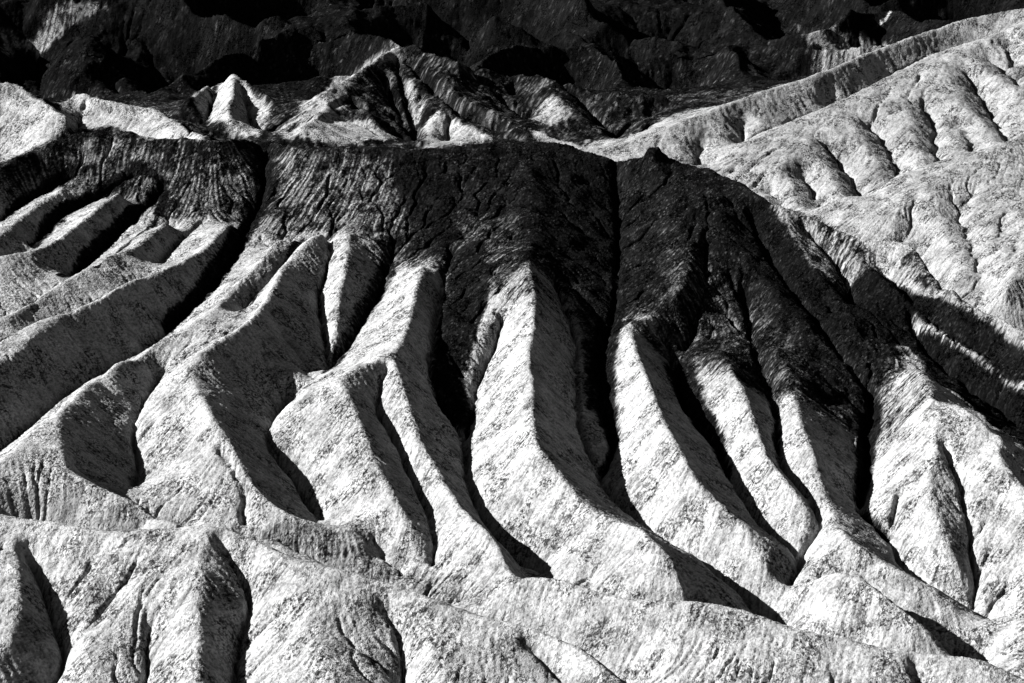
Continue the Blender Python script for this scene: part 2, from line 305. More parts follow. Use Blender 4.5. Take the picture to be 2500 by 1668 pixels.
# ------------------------------------------------------------------ slope limit
def relax(iters=60, lim=.98, step=3.0, reach=11.0):
    """slide line points along their sight lines until no two lie on a slope steeper than the angle of repose"""
    global LINES
    pts = []; own = []; hid = []
    for n, (k, o, P) in enumerate(LINES):
        d = np.hypot(np.diff(P[:, 0]), np.diff(P[:, 1])); L = np.concatenate([[0], np.cumsum(d)])
        m = max(3, int(L[-1] / step) + 1)
        t = np.linspace(0, L[-1], m)
        pts.append(np.stack([np.interp(t, L, P[:, q]) for q in range(3)], 1)); own += [n] * m; hid += [k in 'H'] * m
    P = np.vstack(pts); own = np.array(own); hid = np.array(hid)
    bounds = np.searchsorted(own, np.arange(len(LINES) + 1))
    C = np.array([0, 0, CAM_Z])
    D0 = P - C; D0 /= np.hypot(D0[:, 0], D0[:, 1])[:, None]          # per metre of ground distance
    el = (P[:, 2] - CAM_Z) / np.hypot(P[:, 0], P[:, 1])              # sight line slope: larger = higher in the picture
    order = np.argsort(P[:, 1])
    # candidate pairs
    I = []; J = []
    for a in range(len(P)):
        m = (np.abs(P[:, 0] - P[a, 0]) < reach) & (np.abs(P[:, 1] - P[a, 1]) < reach * 3) & (own > own[a])
        j = np.nonzero(m)[0]
        I.append(np.full(len(j), a)); J.append(j)
    I = np.concatenate(I); J = np.concatenate(J)
    ok = ~(hid[I] & hid[J]); I = I[ok]; J = J[ok]
    for it in range(iters):
        dz = P[I, 2] - P[J, 2]
        A = np.where(dz >= 0, I, J); B = np.where(dz >= 0, J, I)     # A the higher one
        D = np.hypot(P[A, 0] - P[B, 0], P[A, 1] - P[B, 1])
        ex = np.abs(dz) - lim * D - .15
        m = (ex > 0) & (D < reach)
        if not m.any(): break
        A = A[m]; B = B[m]; ex = ex[m]
        mv = np.zeros(len(P)); zz = np.zeros(len(P)); cn = np.zeros(len(P))
        vis = ~hid[A] & ~hid[B]
        front = el[B] < el[A]                                        # lower point also lower in the picture
        g = np.clip(ex * .9, 0, 1.5)
        sgn = np.where(front, 1.0, -1.0)
        np.maximum.at(cn, A, 1); np.maximum.at(cn, B, 1)
        up = np.zeros(len(P)); dn = np.zeros(len(P))
        a, b, gg, ss = A[vis], B[vis], g[vis], sgn[vis]
        np.maximum.at(up, a[ss > 0], gg[ss > 0]); np.maximum.at(dn, a[ss < 0], gg[ss < 0])
        np.maximum.at(dn, b[ss > 0], gg[ss > 0]); np.maximum.at(up, b[ss < 0], gg[ss < 0])
        mv = .5 * (up - dn)
        hz_up = np.zeros(len(P)); hz_dn = np.zeros(len(P))
        hb = hid[B]; np.maximum.at(hz_up, B[hb], ex[hb])
        ha = hid[A]; np.maximum.at(hz_dn, A[ha], ex[ha])
        for n in range(len(LINES)):
            q = slice(bounds[n], bounds[n + 1]); e = mv[q]
            p_ = np.pad(e, 1, mode='edge'); e = .25 * p_[:-2] + .5 * e + .25 * p_[2:]
            mv[q] = e
        P += D0 * np.where(hid, 0, mv)[:, None]
        P[:, 2] += np.where(hid, .7 * (hz_up - hz_dn), 0)
    LINES = [(k, o, chaikin(P[bounds[n]:bounds[n + 1]])) for n, (k, o, _) in enumerate(LINES)]
    print('relaxed', it, len(P), len(I), float(ex.max()) if len(ex) else 0, int((ex > 1).sum()))
relax()

# ------------------------------------------------------------------ height field
CELL = 0.4
X0, X1, Y0, Y1 = -196.0, 196.0, 236.0, 892.0

def raster(cell, kinds):
    nx = int(round((X1 - X0) / cell)) + 1; ny = int(round((Y1 - Y0) / cell)) + 1
    S = np.zeros(ny * nx); W = np.zeros(ny * nx)
    for k, o, P in LINES:
        if k not in kinds: continue
        d = np.hypot(np.diff(P[:, 0]), np.diff(P[:, 1])); L = np.concatenate([[0], np.cumsum(d)])
        t = np.arange(0, L[-1], cell * .45)
        x = np.interp(t, L, P[:, 0]); y = np.interp(t, L, P[:, 1]); z = np.interp(t, L, P[:, 2])
        i = np.round((x - X0) / cell).astype(int); j = np.round((y - Y0) / cell).astype(int)
        ok = (i >= 0) & (i < nx) & (j >= 0) & (j < ny)
        np.add.at(S, j[ok] * nx + i[ok], z[ok]); np.add.at(W, j[ok] * nx + i[ok], 1.0)
    return (S / np.maximum(W, 1)).reshape(ny, nx), (W > 0).reshape(ny, nx)

def resize(Z, shape):
    ny, nx = shape
    jj = np.linspace(0, Z.shape[0] - 1, ny); ii = np.linspace(0, Z.shape[1] - 1, nx)
    j0 = np.minimum(jj.astype(int), Z.shape[0] - 2); i0 = np.minimum(ii.astype(int), Z.shape[1] - 2)
    fj = (jj - j0)[:, None]; fi = (ii - i0)[None]
    A = Z[j0] * (1 - fj) + Z[j0 + 1] * fj
    return A[:, i0] * (1 - fi) + A[:, i0 + 1] * fi

def solve(kinds='RGHC', levels=5, flag=None):
    """membrane through the given lines; flag: value per kind instead of the heights"""
    Z = None
    for cell, it in ((6.4, 400), (3.2, 200), (1.6, 140), (0.8, 90), (0.4, 50))[:levels]:
        if flag is None:
            C, M = raster(cell, kinds)
        else:
            Ms = [(raster(cell, k)[1], v) for k, v in flag.items()]
            M = np.zeros(Ms[0][0].shape, bool); C = np.zeros(M.shape)
            for m, v in Ms:
                C[m] = v; M |= m
        if Z is None:
            Z = np.where(M, C, C[M].mean())
        else:
            Z = resize(Z, C.shape)
        Z = Z.astype(np.float32); C = C.astype(np.float32)
        for _ in range(it):
            Z[M] = C[M]
            P = np.pad(Z, 1, mode='edge')
            Z = (P[:-2, 1:-1] + P[2:, 1:-1] + P[1:-1, :-2] + P[1:-1, 2:]) * np.float32(.25)
        Z[M] = C[M]
    return Z

def blur(Z, s):
    r = max(1, int(math.ceil(3 * s)))
    k = np.exp(-.5 * (np.arange(-r, r + 1) / s) ** 2); k = (k / k.sum()).astype(np.float32)
    for ax in (0, 1):
        P = np.pad(Z, [(r, r) if a == ax else (0, 0) for a in (0, 1)], mode='edge')
        out = np.zeros_like(Z)
        n = Z.shape[ax]
        for q in range(2 * r + 1):
            out += k[q] * (P[q:q + n] if ax == 0 else P[:, q:q + n])
        Z = out
    return Z

def band_noise(shape, cell, lo, hi, seed, power=0.0):
    """noise with wavelengths between lo and hi metres, unit variance"""
    rng = np.random.default_rng(seed)
    N = rng.standard_normal(shape).astype(np.float32)
    Fq = np.fft.rfft2(N)
    fy = np.fft.fftfreq(shape[0], cell)[:, None]; fx = np.fft.rfftfreq(shape[1], cell)[None]
    f = np.sqrt(fx * fx + fy * fy) + 1e-9
    H = np.exp(-(f * lo) ** 2) * (1 - np.exp(-(f * hi) ** 2)) * f ** (-power)
    out = np.fft.irfft2(Fq * H, s=shape).astype(np.float32)
    return out / out.std()

def samp(Z, j, i):
    ny, nx = Z.shape
    j = np.clip(j, 0, ny - 1.001); i = np.clip(i, 0, nx - 1.001)
    j0 = j.astype(np.int32); i0 = i.astype(np.int32)
    fj = (j - j0).astype(np.float32); fi = (i - i0).astype(np.float32)
    b = j0 * nx + i0; z = Z.ravel()
    return (z[b] * (1 - fi) + z[b + 1] * fi) * (1 - fj) + (z[b + nx] * (1 - fi) + z[b + nx + 1] * fi) * fj

def lic(N, gy, gx, steps, step=1.0):
    """smear noise N down the slope: flow-line texture"""
    ny, nx = N.shape
    acc = N.copy(); tot = 1.0
    jb, ib = np.meshgrid(np.arange(ny, dtype=np.float32), np.arange(nx, dtype=np.float32), indexing='ij')
    n = N.ravel(); gyf = gy.ravel(); gxf = gx.ravel()
    for sgn in (-1, 1):
        j = jb.copy(); i = ib.copy()
        for s in range(steps):
            idx = np.clip(np.rint(j), 0, ny - 1).astype(np.int32) * nx + np.clip(np.rint(i), 0, nx - 1).astype(np.int32)
            j += (sgn * step) * gyf[idx]; i += (sgn * step) * gxf[idx]
            idx = np.clip(np.rint(j), 0, ny - 1).astype(np.int32) * nx + np.clip(np.rint(i), 0, nx - 1).astype(np.int32)
            wgt = 1.0 - s / (steps + 1.0)
            acc += wgt * n[idx]; tot += wgt
    acc /= tot
    return acc / acc.std()

Z = solve()
ny, nx = Z.shape
# hillsides bulge: steep at the gully, rounding towards the crest
FR = resize(solve(levels=4, flag={'R': 1.0, 'GH': 0.0}), Z.shape)
RELIEF = np.clip(resize(solve('R', 4), Z.shape) - resize(solve('GH', 4), Z.shape), 0, 9)
_cy = (Y0 + CELL * np.arange(ny))[:, None]
Z = Z + (np.where(_cy < 308, .2, -.12) * RELIEF * FR * (1 - FR)).astype(np.float32)
Zs = blur(Z, 1.6)
Z = 0.7 * Z + 0.3 * Zs
Z = blur(Z, .75)
# gully floors cut a little deeper and sharper
_, GM = raster(CELL, 'G')
gl = blur(GM.astype(np.float32), 1.0); gl = gl / .4
gl = np.clip(gl, 0, 1)
Z -= .55 * gl
xs = X0 + CELL * np.arange(nx); ys = Y0 + CELL * np.arange(ny)
YY = ys[:, None] + 0 * xs[None]; XX = 0 * ys[:, None] + xs[None]
_m = np.clip((YY - 650) / 25, 0, 1).astype(np.float32)
_n = band_noise(Z.shape, CELL, 46.0, 160.0, 77)
_n2 = band_noise(Z.shape, CELL, 13.0, 40.0, 78)
Z = Z + _m * (10.0 * (.55 - np.abs(_n) * .8) + .7 * (.5 - np.abs(_n2)))
print('solved', time.time() - T0)

def hit(pts):
    """where the sight lines through the given photograph pixels meet the ground"""
    out = []
    for u, v in pts:
        dx, dy, dz = ray(u, v)
        t = np.arange(238.0, 890.0, .3) / dy
        x = t * dx; y = t * dy; z = CAM_Z + t * dz
        g = samp(Z, (y - Y0) / CELL, (x - X0) / CELL)
        k = np.argmax(z < g) if (z < g).any() else len(t) - 1
        out.append((x[k], y[k]))
    return np.array(out)

def inside(poly, X, Y):
    c = np.zeros(X.shape, bool)
    n = len(poly)
    bb = (X > poly[:, 0].min()) & (X < poly[:, 0].max()) & (Y > poly[:, 1].min()) & (Y < poly[:, 1].max())
    x = X[bb]; y = Y[bb]; r = np.zeros(x.shape, bool)
    for k in range(n):
        x1, y1 = poly[k]; x2, y2 = poly[(k + 1) % n]
        if y1 == y2: continue
        cr = ((y1 > y) != (y2 > y)) & (x < (x2 - x1) * (y - y1) / (y2 - y1) + x1)
        r ^= cr
    c[bb] = r
    return c

def carve(txt, depth, width, head=.25):
    """a gully cut into the finished slope: shallow at its head, V-shaped"""
    global Z
    P = chaikin(hit(pix(txt)))
    d = np.hypot(np.diff(P[:, 0]), np.diff(P[:, 1])); L = np.concatenate([[0], np.cumsum(d)])
    if L[-1] < 1: return
    t = np.arange(0, L[-1], .4)
    x = np.interp(t, L, P[:, 0]) + .3 * np.sin(t * .9) + .2 * np.sin(t * 2.1 + 1); y = np.interp(t, L, P[:, 1])
    m = np.zeros(Z.shape, np.float32)
    for a, b, q in zip(x, y, t / L[-1]):
        dq = depth * min(1.0, q / head) * (1 - .35 * q); w = width * (.55 + .45 * min(1.0, q / head))
        i0 = max(0, int((a - w - X0) / CELL)); i1 = int((a + w - X0) / CELL) + 2
        j0 = max(0, int((b - w - Y0) / CELL)); j1 = int((b + w - Y0) / CELL) + 2
        r = np.hypot(XX[j0:j1, i0:i1] - a, YY[j0:j1, i0:i1] - b) / w
        m[j0:j1, i0:i1] = np.maximum(m[j0:j1, i0:i1], dq * np.clip(1 - r, 0, 1) ** 1.3)
    Z = Z - blur(m, .7)
    CUTS.append(np.stack([x, y], 1))

CUTS = []
for t, dp, wd in (('C 2225 190 2300 320 2400 420', 2.4, 4), ('C 2090 270 2200 370 2350 510', 2.6, 5), ('C 1960 380 2040 480 2120 600 2180 720 2280 865', 3.2, 5.5),
                  ('C 1900 690 1950 760 2000 820 2045 950', 2.2, 4), ('C 1680 590 1760 680 1792 760 1780 860 1825 1005', 3.0, 5),
                  ('C 1290 715 1400 765 1490 870 1540 1000 1575 1085', 3.0, 5),
                  ('C 1010 862 1100 890 1200 1000 1290 1110 1365 1195', 3.0, 5), ('C 900 1000 950 1060 1000 1140 1065 1295', 2.6, 4.5), ('C 700 1140 760 1200 850 1330', 1.4, 3),
                  ('C 560 690 550 790 548 880', 2.0, 4), ('C 290 860 275 950 270 1030', 1.6, 3.5), ('C 1115 560 1105 610 1095 660', 1.6, 3),
                  
                  ('C 1870 1180 1930 1290 1990 1420 2040 1567 F 2075 380 2090 600', 2.2, 4), ('C 1560 1350 F 1600 60 1660 200 1720 330 1830 490', 2.4, 4), ('C 2030 1180 2010 1240 1990 1280', 1.2, 2.5),
                  ('F 2330 150 2280 320 2200 470 2120 620', 1.6, 4), ('C 1660 1230 1640 1300 1650 1400', 1.0, 2.5), ('F 2230 40 2200 200 2140 350', 1.0, 3),
                  # washes at the foot of the spurs and behind the near crests
                  ('H 250 575 330 640 440 730 560 800 690 820', 2.6, 4.5), ('H 1060 620 1150 690 1280 790 1400 865', 2.0, 4), ('I 300 750 430 835 560 935 650 1015 760 1085 800 1140', 2.2, 4.5),
                  ('I 1330 850 1400 915 1500 985 1620 1095 1750 1200 1900 1290 2060 1385', 2.8, 5), ('I 870 912 960 888 1080 850 1180 812 1260 808 1330 850', 1.8, 3.2), ('I 930 780 890 850 850 915', 1.6, 3.2),
                  ('H -300 600 -150 670 0 720 150 790 300 850 450 915 600 970 750 1025 900 1075', 2.6, 5), ('H 1060 890 1200 865 1320 858 1470 868 1600 912 1700 960 1820 988 1950 1004 2150 1014 2350 1010', 2.2, 4.5),
                  ('I 270 1012 400 1026 550 1066 700 1116 800 1156 950 1201 1100 1226 1250 1256 1400 1300', 2.2, 4.5), ('I 1500 1318 1700 1338 1900 1353 2080 1383', 1.6, 3.5), ('G 560 555 430 530 250 500 0 465', 2.0, 5), ('G 700 590 900 560 1130 535', 1.6, 4),
                  # side cuts on the near spurs and the front hill
                  ('D 620 1010 660 1080 640 1150', .8, 2), ('D 1700 650 1800 800 1900 950 2000 1090', .9, 2.2), ('D 1500 900 1600 1050 1700 1200', .8, 2), ('D 1560 800 1700 1000 1800 1180', .7, 1.8),
                  ('D 760 530 820 680 900 860', .8, 2), ('D 900 470 980 620 1050 740', .7, 1.8), ('D 200 560 230 640 200 740', .6, 1.6), ('D 1100 420 1150 560 1180 640', .7, 1.8),
                  ('G 640 660 540 850 500 1000 400 1150', .8, 2.6), ('G 900 720 780 900 640 1080 520 1230', .8, 2.6), ('G 1620 640 1600 760 1580 900', .7, 2), ('G 1850 1080 1700 1150 1600 1300', .6, 2),
                  ('H 1400 380 1320 450 1280 560', .5, 1.4), ('H 1560 470 1480 600 1440 720', .5, 1.4), ('I 180 330 200 480 160 600', .5, 1.6), ('I 300 420 320 560 290 660', .5, 1.6),
                  ('I 2150 640 2090 800 2060 870', .8, 2), ('I 2200 300 2150 450 2060 620', .7, 2), ('I 1350 330 1340 420', .5, 1.5), ('I 1000 1000 980 1120 960 1200', .5, 1.6), ('I 1300 960 1330 1080 1350 1220', .6, 1.8)):
    carve(t, dp, wd)
_k = hit([(1594, 394)])[0]
_r = np.hypot(XX - _k[0] - .15 * np.sin(YY * 3), (YY - _k[1]) * .6)
_r2 = np.hypot(XX - _k[0] - 1.5, (YY - _k[1]) * .6)
Z = Z + (1.5 * np.exp(-(_r / 1.2) ** 10) + .8 * np.exp(-(_r2 / .9) ** 6) + .7 * np.exp(-(_r / 2.8) ** 2)).astype(np.float32)
ROCK_SHADE = np.zeros(Z.shape, np.float32)      # 0 pale mudstone .. 1 black cap rock; painted sun and shade included

def area(val, txt, soft=1.5):
    global ROCK_SHADE
    m = inside(hit(pix(txt)), XX, YY).astype(np.float32)
    m = blur(m, soft)
    ROCK_SHADE = ROCK_SHADE * (1 - m) + val * m

def streak(val, w0, w1, txt):
    """a dark band along a line, such as a debris tongue: widths in metres"""
    global ROCK_SHADE
    P = hit(pix(txt))
    P = chaikin(P)
    d = np.hypot(np.diff(P[:, 0]), np.diff(P[:, 1])); L = np.concatenate([[0], np.cumsum(d)])
    t = np.arange(0, L[-1], .5); x = np.interp(t, L, P[:, 0]); y = np.interp(t, L, P[:, 1])
    ww = np.interp(t, [0, L[-1]], [w0, w1])
    m = np.zeros(Z.shape, np.float32)
    for a, b, r in zip(x, y, ww):
        i0 = max(0, int((a - r * 2 - X0) / CELL)); i1 = int((a + r * 2 - X0) / CELL) + 2
        j0 = max(0, int((b - r * 2 - Y0) / CELL)); j1 = int((b + r * 2 - Y0) / CELL) + 2
        q = 1.25 - np.hypot(XX[j0:j1, i0:i1] - a, YY[j0:j1, i0:i1] - b) / max(r, .2)
        m[j0:j1, i0:i1] = np.maximum(m[j0:j1, i0:i1], np.clip(q * 2, 0, 1))
    m = blur(m, .8)
    ROCK_SHADE = np.maximum(ROCK_SHADE, val * m)

# cap rock under the crest and its debris tongues, some shade painted in
def region_from_crest(val, lower, soft=1.5):
    global ROCK_SHADE
    crest = [P for k, o, P in LINES if k == 'R' and o == 'ridge'][0]
    crest = crest[crest[:, 0] < CREST_END]
    up = crest[:, :2].copy(); up[:, 1] += 30
    lo = hit(pix(lower))
    poly = np.vstack([up, lo[::-1]])
    m = blur(inside(poly, XX, YY).astype(np.float32), soft)
    ROCK_SHADE = ROCK_SHADE * (1 - m) + val * m

CREST_END = 62.0

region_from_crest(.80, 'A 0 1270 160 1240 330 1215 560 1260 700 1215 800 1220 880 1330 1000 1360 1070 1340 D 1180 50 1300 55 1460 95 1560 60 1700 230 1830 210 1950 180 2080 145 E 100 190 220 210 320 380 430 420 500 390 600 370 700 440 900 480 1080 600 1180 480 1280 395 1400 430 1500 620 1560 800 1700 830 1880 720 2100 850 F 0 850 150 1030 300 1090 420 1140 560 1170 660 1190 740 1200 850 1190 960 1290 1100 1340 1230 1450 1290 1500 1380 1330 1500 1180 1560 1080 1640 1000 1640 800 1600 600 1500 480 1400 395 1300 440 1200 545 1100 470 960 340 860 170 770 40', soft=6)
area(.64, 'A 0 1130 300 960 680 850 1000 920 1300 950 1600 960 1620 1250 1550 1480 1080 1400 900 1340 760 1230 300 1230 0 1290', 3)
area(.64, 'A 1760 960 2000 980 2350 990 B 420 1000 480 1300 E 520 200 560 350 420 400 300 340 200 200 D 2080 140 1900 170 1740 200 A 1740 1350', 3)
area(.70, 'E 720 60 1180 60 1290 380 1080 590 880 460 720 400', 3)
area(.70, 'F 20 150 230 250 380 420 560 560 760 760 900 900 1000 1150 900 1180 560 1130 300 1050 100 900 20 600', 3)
area(1.0, 'B 1310 905 1500 960 1720 1000 1830 1050 1850 1300 E 1850 200 1840 500 1760 600 1560 480 1400 390 1330 300 1330 30 B 1300 1150')  # black rock, with the shade of the right-facing facet painted in
area(1.0, 'F 430 40 700 10 760 50 860 180 960 350 1080 470 1180 560 1240 510 1330 430 1400 400 1520 500 1600 630 1640 770 1760 910 2000 1115 2200 1290 2400 1470 2400 1590 2000 1275 1800 1140 1650 920 1500 850 1350 760 1150 920 1000 770 850 700 740 520 560 330')  # black rock, with the shadow on the right gully painted in
area(.95, 'B 420 950 560 970 700 1000 760 1200 800 1400 E 800 200 740 300 700 200 B 560 1400 450 1150')
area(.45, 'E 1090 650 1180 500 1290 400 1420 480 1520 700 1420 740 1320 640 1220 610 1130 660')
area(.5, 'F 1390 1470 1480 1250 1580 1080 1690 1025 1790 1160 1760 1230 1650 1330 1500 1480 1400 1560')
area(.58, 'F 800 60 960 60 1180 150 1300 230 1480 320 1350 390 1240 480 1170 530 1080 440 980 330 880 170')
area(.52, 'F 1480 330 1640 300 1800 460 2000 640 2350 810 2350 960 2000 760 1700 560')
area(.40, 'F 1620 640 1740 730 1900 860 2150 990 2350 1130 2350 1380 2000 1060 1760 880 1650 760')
area(.62, 'C 700 1240 900 1345 1000 1390 1150 1450 1250 1510 F 1180 160 1000 60 850 30')
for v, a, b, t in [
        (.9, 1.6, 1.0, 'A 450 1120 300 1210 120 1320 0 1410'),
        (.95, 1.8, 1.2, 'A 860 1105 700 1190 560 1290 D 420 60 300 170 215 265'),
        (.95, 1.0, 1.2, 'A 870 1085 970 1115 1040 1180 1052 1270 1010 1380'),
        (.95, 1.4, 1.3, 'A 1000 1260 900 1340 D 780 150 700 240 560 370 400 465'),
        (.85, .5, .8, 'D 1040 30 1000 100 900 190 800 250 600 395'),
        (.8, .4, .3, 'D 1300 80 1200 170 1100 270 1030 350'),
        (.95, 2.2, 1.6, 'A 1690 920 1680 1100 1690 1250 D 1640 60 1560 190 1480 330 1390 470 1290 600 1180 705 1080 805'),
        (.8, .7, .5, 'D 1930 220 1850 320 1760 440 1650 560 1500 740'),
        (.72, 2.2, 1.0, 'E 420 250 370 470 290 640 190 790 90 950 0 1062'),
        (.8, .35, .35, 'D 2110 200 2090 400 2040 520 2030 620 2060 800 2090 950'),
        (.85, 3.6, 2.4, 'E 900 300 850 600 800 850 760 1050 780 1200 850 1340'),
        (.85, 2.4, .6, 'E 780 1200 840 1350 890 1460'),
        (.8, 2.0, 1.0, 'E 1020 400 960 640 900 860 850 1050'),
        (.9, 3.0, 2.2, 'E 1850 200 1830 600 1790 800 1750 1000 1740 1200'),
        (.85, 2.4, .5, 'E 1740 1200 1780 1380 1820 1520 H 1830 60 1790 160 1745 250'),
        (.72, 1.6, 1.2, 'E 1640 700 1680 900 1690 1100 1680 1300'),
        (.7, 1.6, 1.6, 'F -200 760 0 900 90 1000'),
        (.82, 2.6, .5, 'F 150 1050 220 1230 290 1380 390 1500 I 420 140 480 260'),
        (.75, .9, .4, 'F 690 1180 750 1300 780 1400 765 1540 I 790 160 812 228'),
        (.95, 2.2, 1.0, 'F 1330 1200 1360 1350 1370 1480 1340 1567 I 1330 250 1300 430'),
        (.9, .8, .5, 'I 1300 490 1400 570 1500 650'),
        (.97, 2.4, 3.0, 'F 1620 850 1760 985 1950 1125 2150 1275 2350 1435'),  # dark right gully, the hill's shadow painted into its tone
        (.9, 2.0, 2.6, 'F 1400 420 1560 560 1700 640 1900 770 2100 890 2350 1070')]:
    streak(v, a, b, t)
for v, a, b, t in [(.42, 2.2, 3.2, 'G 1700 650 H -200 660 0 730 300 850 600 975 800 1040 900 1075'), (.42, 1.2, 1.2, 'H 560 880 800 900 960 960 1040 1000')]:  # darker bands along the wash and below the toe
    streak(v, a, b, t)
for t in ['A 1750 1310 1900 1300 2050 1270 2200 1245 2350 1235 B 420 1245', 'A 1060 1290 1250 1285 1400 1300', 'A 1150 1235 1400 1225 1500 1195',
          'A 1480 1170 1610 1225', 'D 1650 130 1750 205 1850 180 2000 130', 'D 1040 20 1180 30 1350 60 1450 80', 'F 180 1040 300 1070 400 1060']:
    streak(1.0, .35, .35, t)

# ------------------------------------------------------------------ which landform each patch of ground belongs to
IDS = []
for k, o, P in LINES:
    if o not in IDS: IDS.append(o)
LAB = np.full(Z.shape, -1, np.int16)
for k, o, P in LINES:
    if not (k == 'R' or (k == 'H' and o == 'mountain')): continue
    d = np.hypot(np.diff(P[:, 0]), np.diff(P[:, 1])); L = np.concatenate([[0], np.cumsum(d)])
    t = np.arange(0, L[-1], CELL * .45)
    i = np.rint((np.interp(t, L, P[:, 0]) - X0) / CELL).astype(int); j = np.rint((np.interp(t, L, P[:, 1]) - Y0) / CELL).astype(int)
    ok = (i >= 0) & (i < nx) & (j >= 0) & (j < ny)
    LAB[j[ok], i[ok]] = IDS.index(o)
_, HM = raster(CELL, 'GH')
block = HM.copy()
block[1:] |= HM[:-1]; block[:, 1:] |= HM[:, :-1]

def spread(n, barrier):
    global LAB
    for q in range(n):
        for dj, di in ((1, 0), (-1, 0), (0, 1), (0, -1)):
            src = np.roll(LAB, (dj, di), (0, 1))
            m = (LAB < 0) & (src >= 0)
            if barrier is not None: m &= ~barrier
            if dj == 1: m[0] = False
            if dj == -1: m[-1] = False
            if di == 1: m[:, 0] = False
            if di == -1: m[:, -1] = False
            LAB[m] = src[m]
spread(60, block); spread(60, None)
LAB[LAB < 0] = IDS.index('mountain')
print('labels', time.time() - T0)

# tone of the background hills: geology, with sunlit strips painted paler
ROCK_SHADE = np.maximum(ROCK_SHADE, np.where(YY > 640, .84, .72) * blur((((YY > 486) & (XX < 10 + (YY - 486) * .10) | ((YY > 668) & ~np.isin(LAB, [IDS.index(q) for q in ('hillA', 'hillB', 'hillC')])) | np.isin(LAB, [IDS.index(q) for q in ('mountain', 'dark_back', 'peak')]))).astype(np.float32), 3.0))
area(.12, 'A 0 545 60 530 120 535 160 580 250 650 350 708 400 700 450 620 500 590 560 608 650 640 850 680 960 690 1050 730 1100 770 1200 830 1300 880 1380 905 1240 900 1150 860 1000 885 900 870 780 820 680 805 550 820 300 905 0 1040')
area(.25, 'A 1480 470 1560 540 1650 620 1730 690 1690 800 1640 880 1480 860 1320 780 1380 600', 1)
area(.3, 'A 1130 700 1250 600 1330 545 1340 640 1300 770', 1)
area(.42, 'A 1720 850 1900 725 2050 595 2250 465 B 300 365 400 295 490 268 530 290 460 340 370 400 280 430 180 490 100 560 A 2200 700 2000 760 1850 850', 1)  # sunlit left slope of the peak, painted paler
area(.12, 'B 0 700 80 740 220 790 400 850 430 910 200 915 0 915 A 1800 880 1900 800 2050 770')
area(.15, 'B 620 780 700 700 860 800 1060 880 900 910 650 940')
area(.3, 'B 480 490 560 580 620 660 560 800 520 640', 1)
area(.1, 'B 1290 830 1500 900 1700 960 1500 930 1320 870', 1)
area(.3, 'B 1290 760 1400 600 1470 640 1560 740 1400 800', 2)
area(.45, 'A 0 150 160 250 200 260 330 60 480 0 700 20 600 90 450 180 300 330 100 300 0 350', 2)  # sunlit ridge strips painted into the mountain tone
area(.35, 'C 1360 180 1500 120 1600 40 1680 0 1620 0 1480 90', 1)  # sunlit stripe, painted pale
area(.55, 'C 900 120 1150 160 1500 240 1250 390 1000 400', 2)  # lit mountain flank painted paler

# ------------------------------------------------------------------ meshes
def mat_ground():
    m = bpy.data.materials.new('eroded_mudstone')
    m.use_nodes = True
    n = m.node_tree.nodes; l = m.node_tree.links
    p = n['Principled BSDF']
    p.inputs['Roughness'].default_value = 1.0
    p.inputs['Specular IOR Level'].default_value = 0.0
    at = n.new('ShaderNodeAttribute'); at.attribute_name = 'tone'
    co = n.new('ShaderNodeTexCoord')
    no = n.new('ShaderNodeTexNoise'); no.inputs['Scale'].default_value = 3.2; no.inputs['Detail'].default_value = 3.0
    no.inputs['Roughness'].default_value = .65
    l.new(co.outputs['Object'], no.inputs['Vector'])
    mr = n.new('ShaderNodeMapRange')
    mr.inputs['From Min'].default_value = .36; mr.inputs['From Max'].default_value = .54
    mr.inputs['To Min'].default_value = .2; mr.inputs['To Max'].default_value = 1.08
    l.new(no.outputs[0], mr.inputs['Value'])
    n2 = n.new('ShaderNodeTexNoise'); n2.inputs['Scale'].default_value = 1.5; n2.inputs['Detail'].default_value = 2.0
    n2.inputs['Roughness'].default_value = .6
    l.new(co.outputs['Object'], n2.inputs['Vector'])
    m2 = n.new('ShaderNodeMapRange')
    m2.inputs['From Min'].default_value = .37; m2.inputs['From Max'].default_value = .46
    m2.inputs['To Min'].default_value = .22; m2.inputs['To Max'].default_value = 1.0
    l.new(n2.outputs[0], m2.inputs['Value'])
    sp2 = n.new('ShaderNodeMath'); sp2.operation = 'MULTIPLY'
    l.new(mr.outputs[0], sp2.inputs[0]); l.new(m2.outputs[0], sp2.inputs[1])
    ht = n.new('ShaderNodeMath'); ht.operation = 'MULTIPLY_ADD'; ht.inputs[1].default_value = .55
    l.new(m2.outputs[0], ht.inputs[0]); l.new(no.outputs[0], ht.inputs[2])
    mu = n.new('ShaderNodeMath'); mu.operation = 'MULTIPLY'
    gr = n.new('ShaderNodeAttribute'); gr.attribute_name = 'grit'
    mx = n.new('ShaderNodeMix'); mx.inputs['A'].default_value = .93
    l.new(gr.outputs['Fac'], mx.inputs['Factor']); l.new(sp2.outputs[0], mx.inputs['B'])
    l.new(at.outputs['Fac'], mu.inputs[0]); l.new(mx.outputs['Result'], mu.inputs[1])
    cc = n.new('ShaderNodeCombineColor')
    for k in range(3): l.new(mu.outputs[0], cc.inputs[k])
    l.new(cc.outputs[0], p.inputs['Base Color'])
    bu = n.new('ShaderNodeBump'); bu.inputs['Strength'].default_value = 1.0; bu.inputs['Distance'].default_value = .42
    l.new(gr.outputs['Fac'], bu.inputs['Strength'])
    l.new(ht.outputs[0], bu.inputs['Height']); l.new(bu.outputs[0], p.inputs['Normal'])
    return m
MAT = mat_ground()

def smooth(a, b, x):
    t = np.clip((x - a) / (b - a), 0, 1)
    return t * t * (3 - 2 * t)

PALE, BLACK = .22, .0025
META = {}

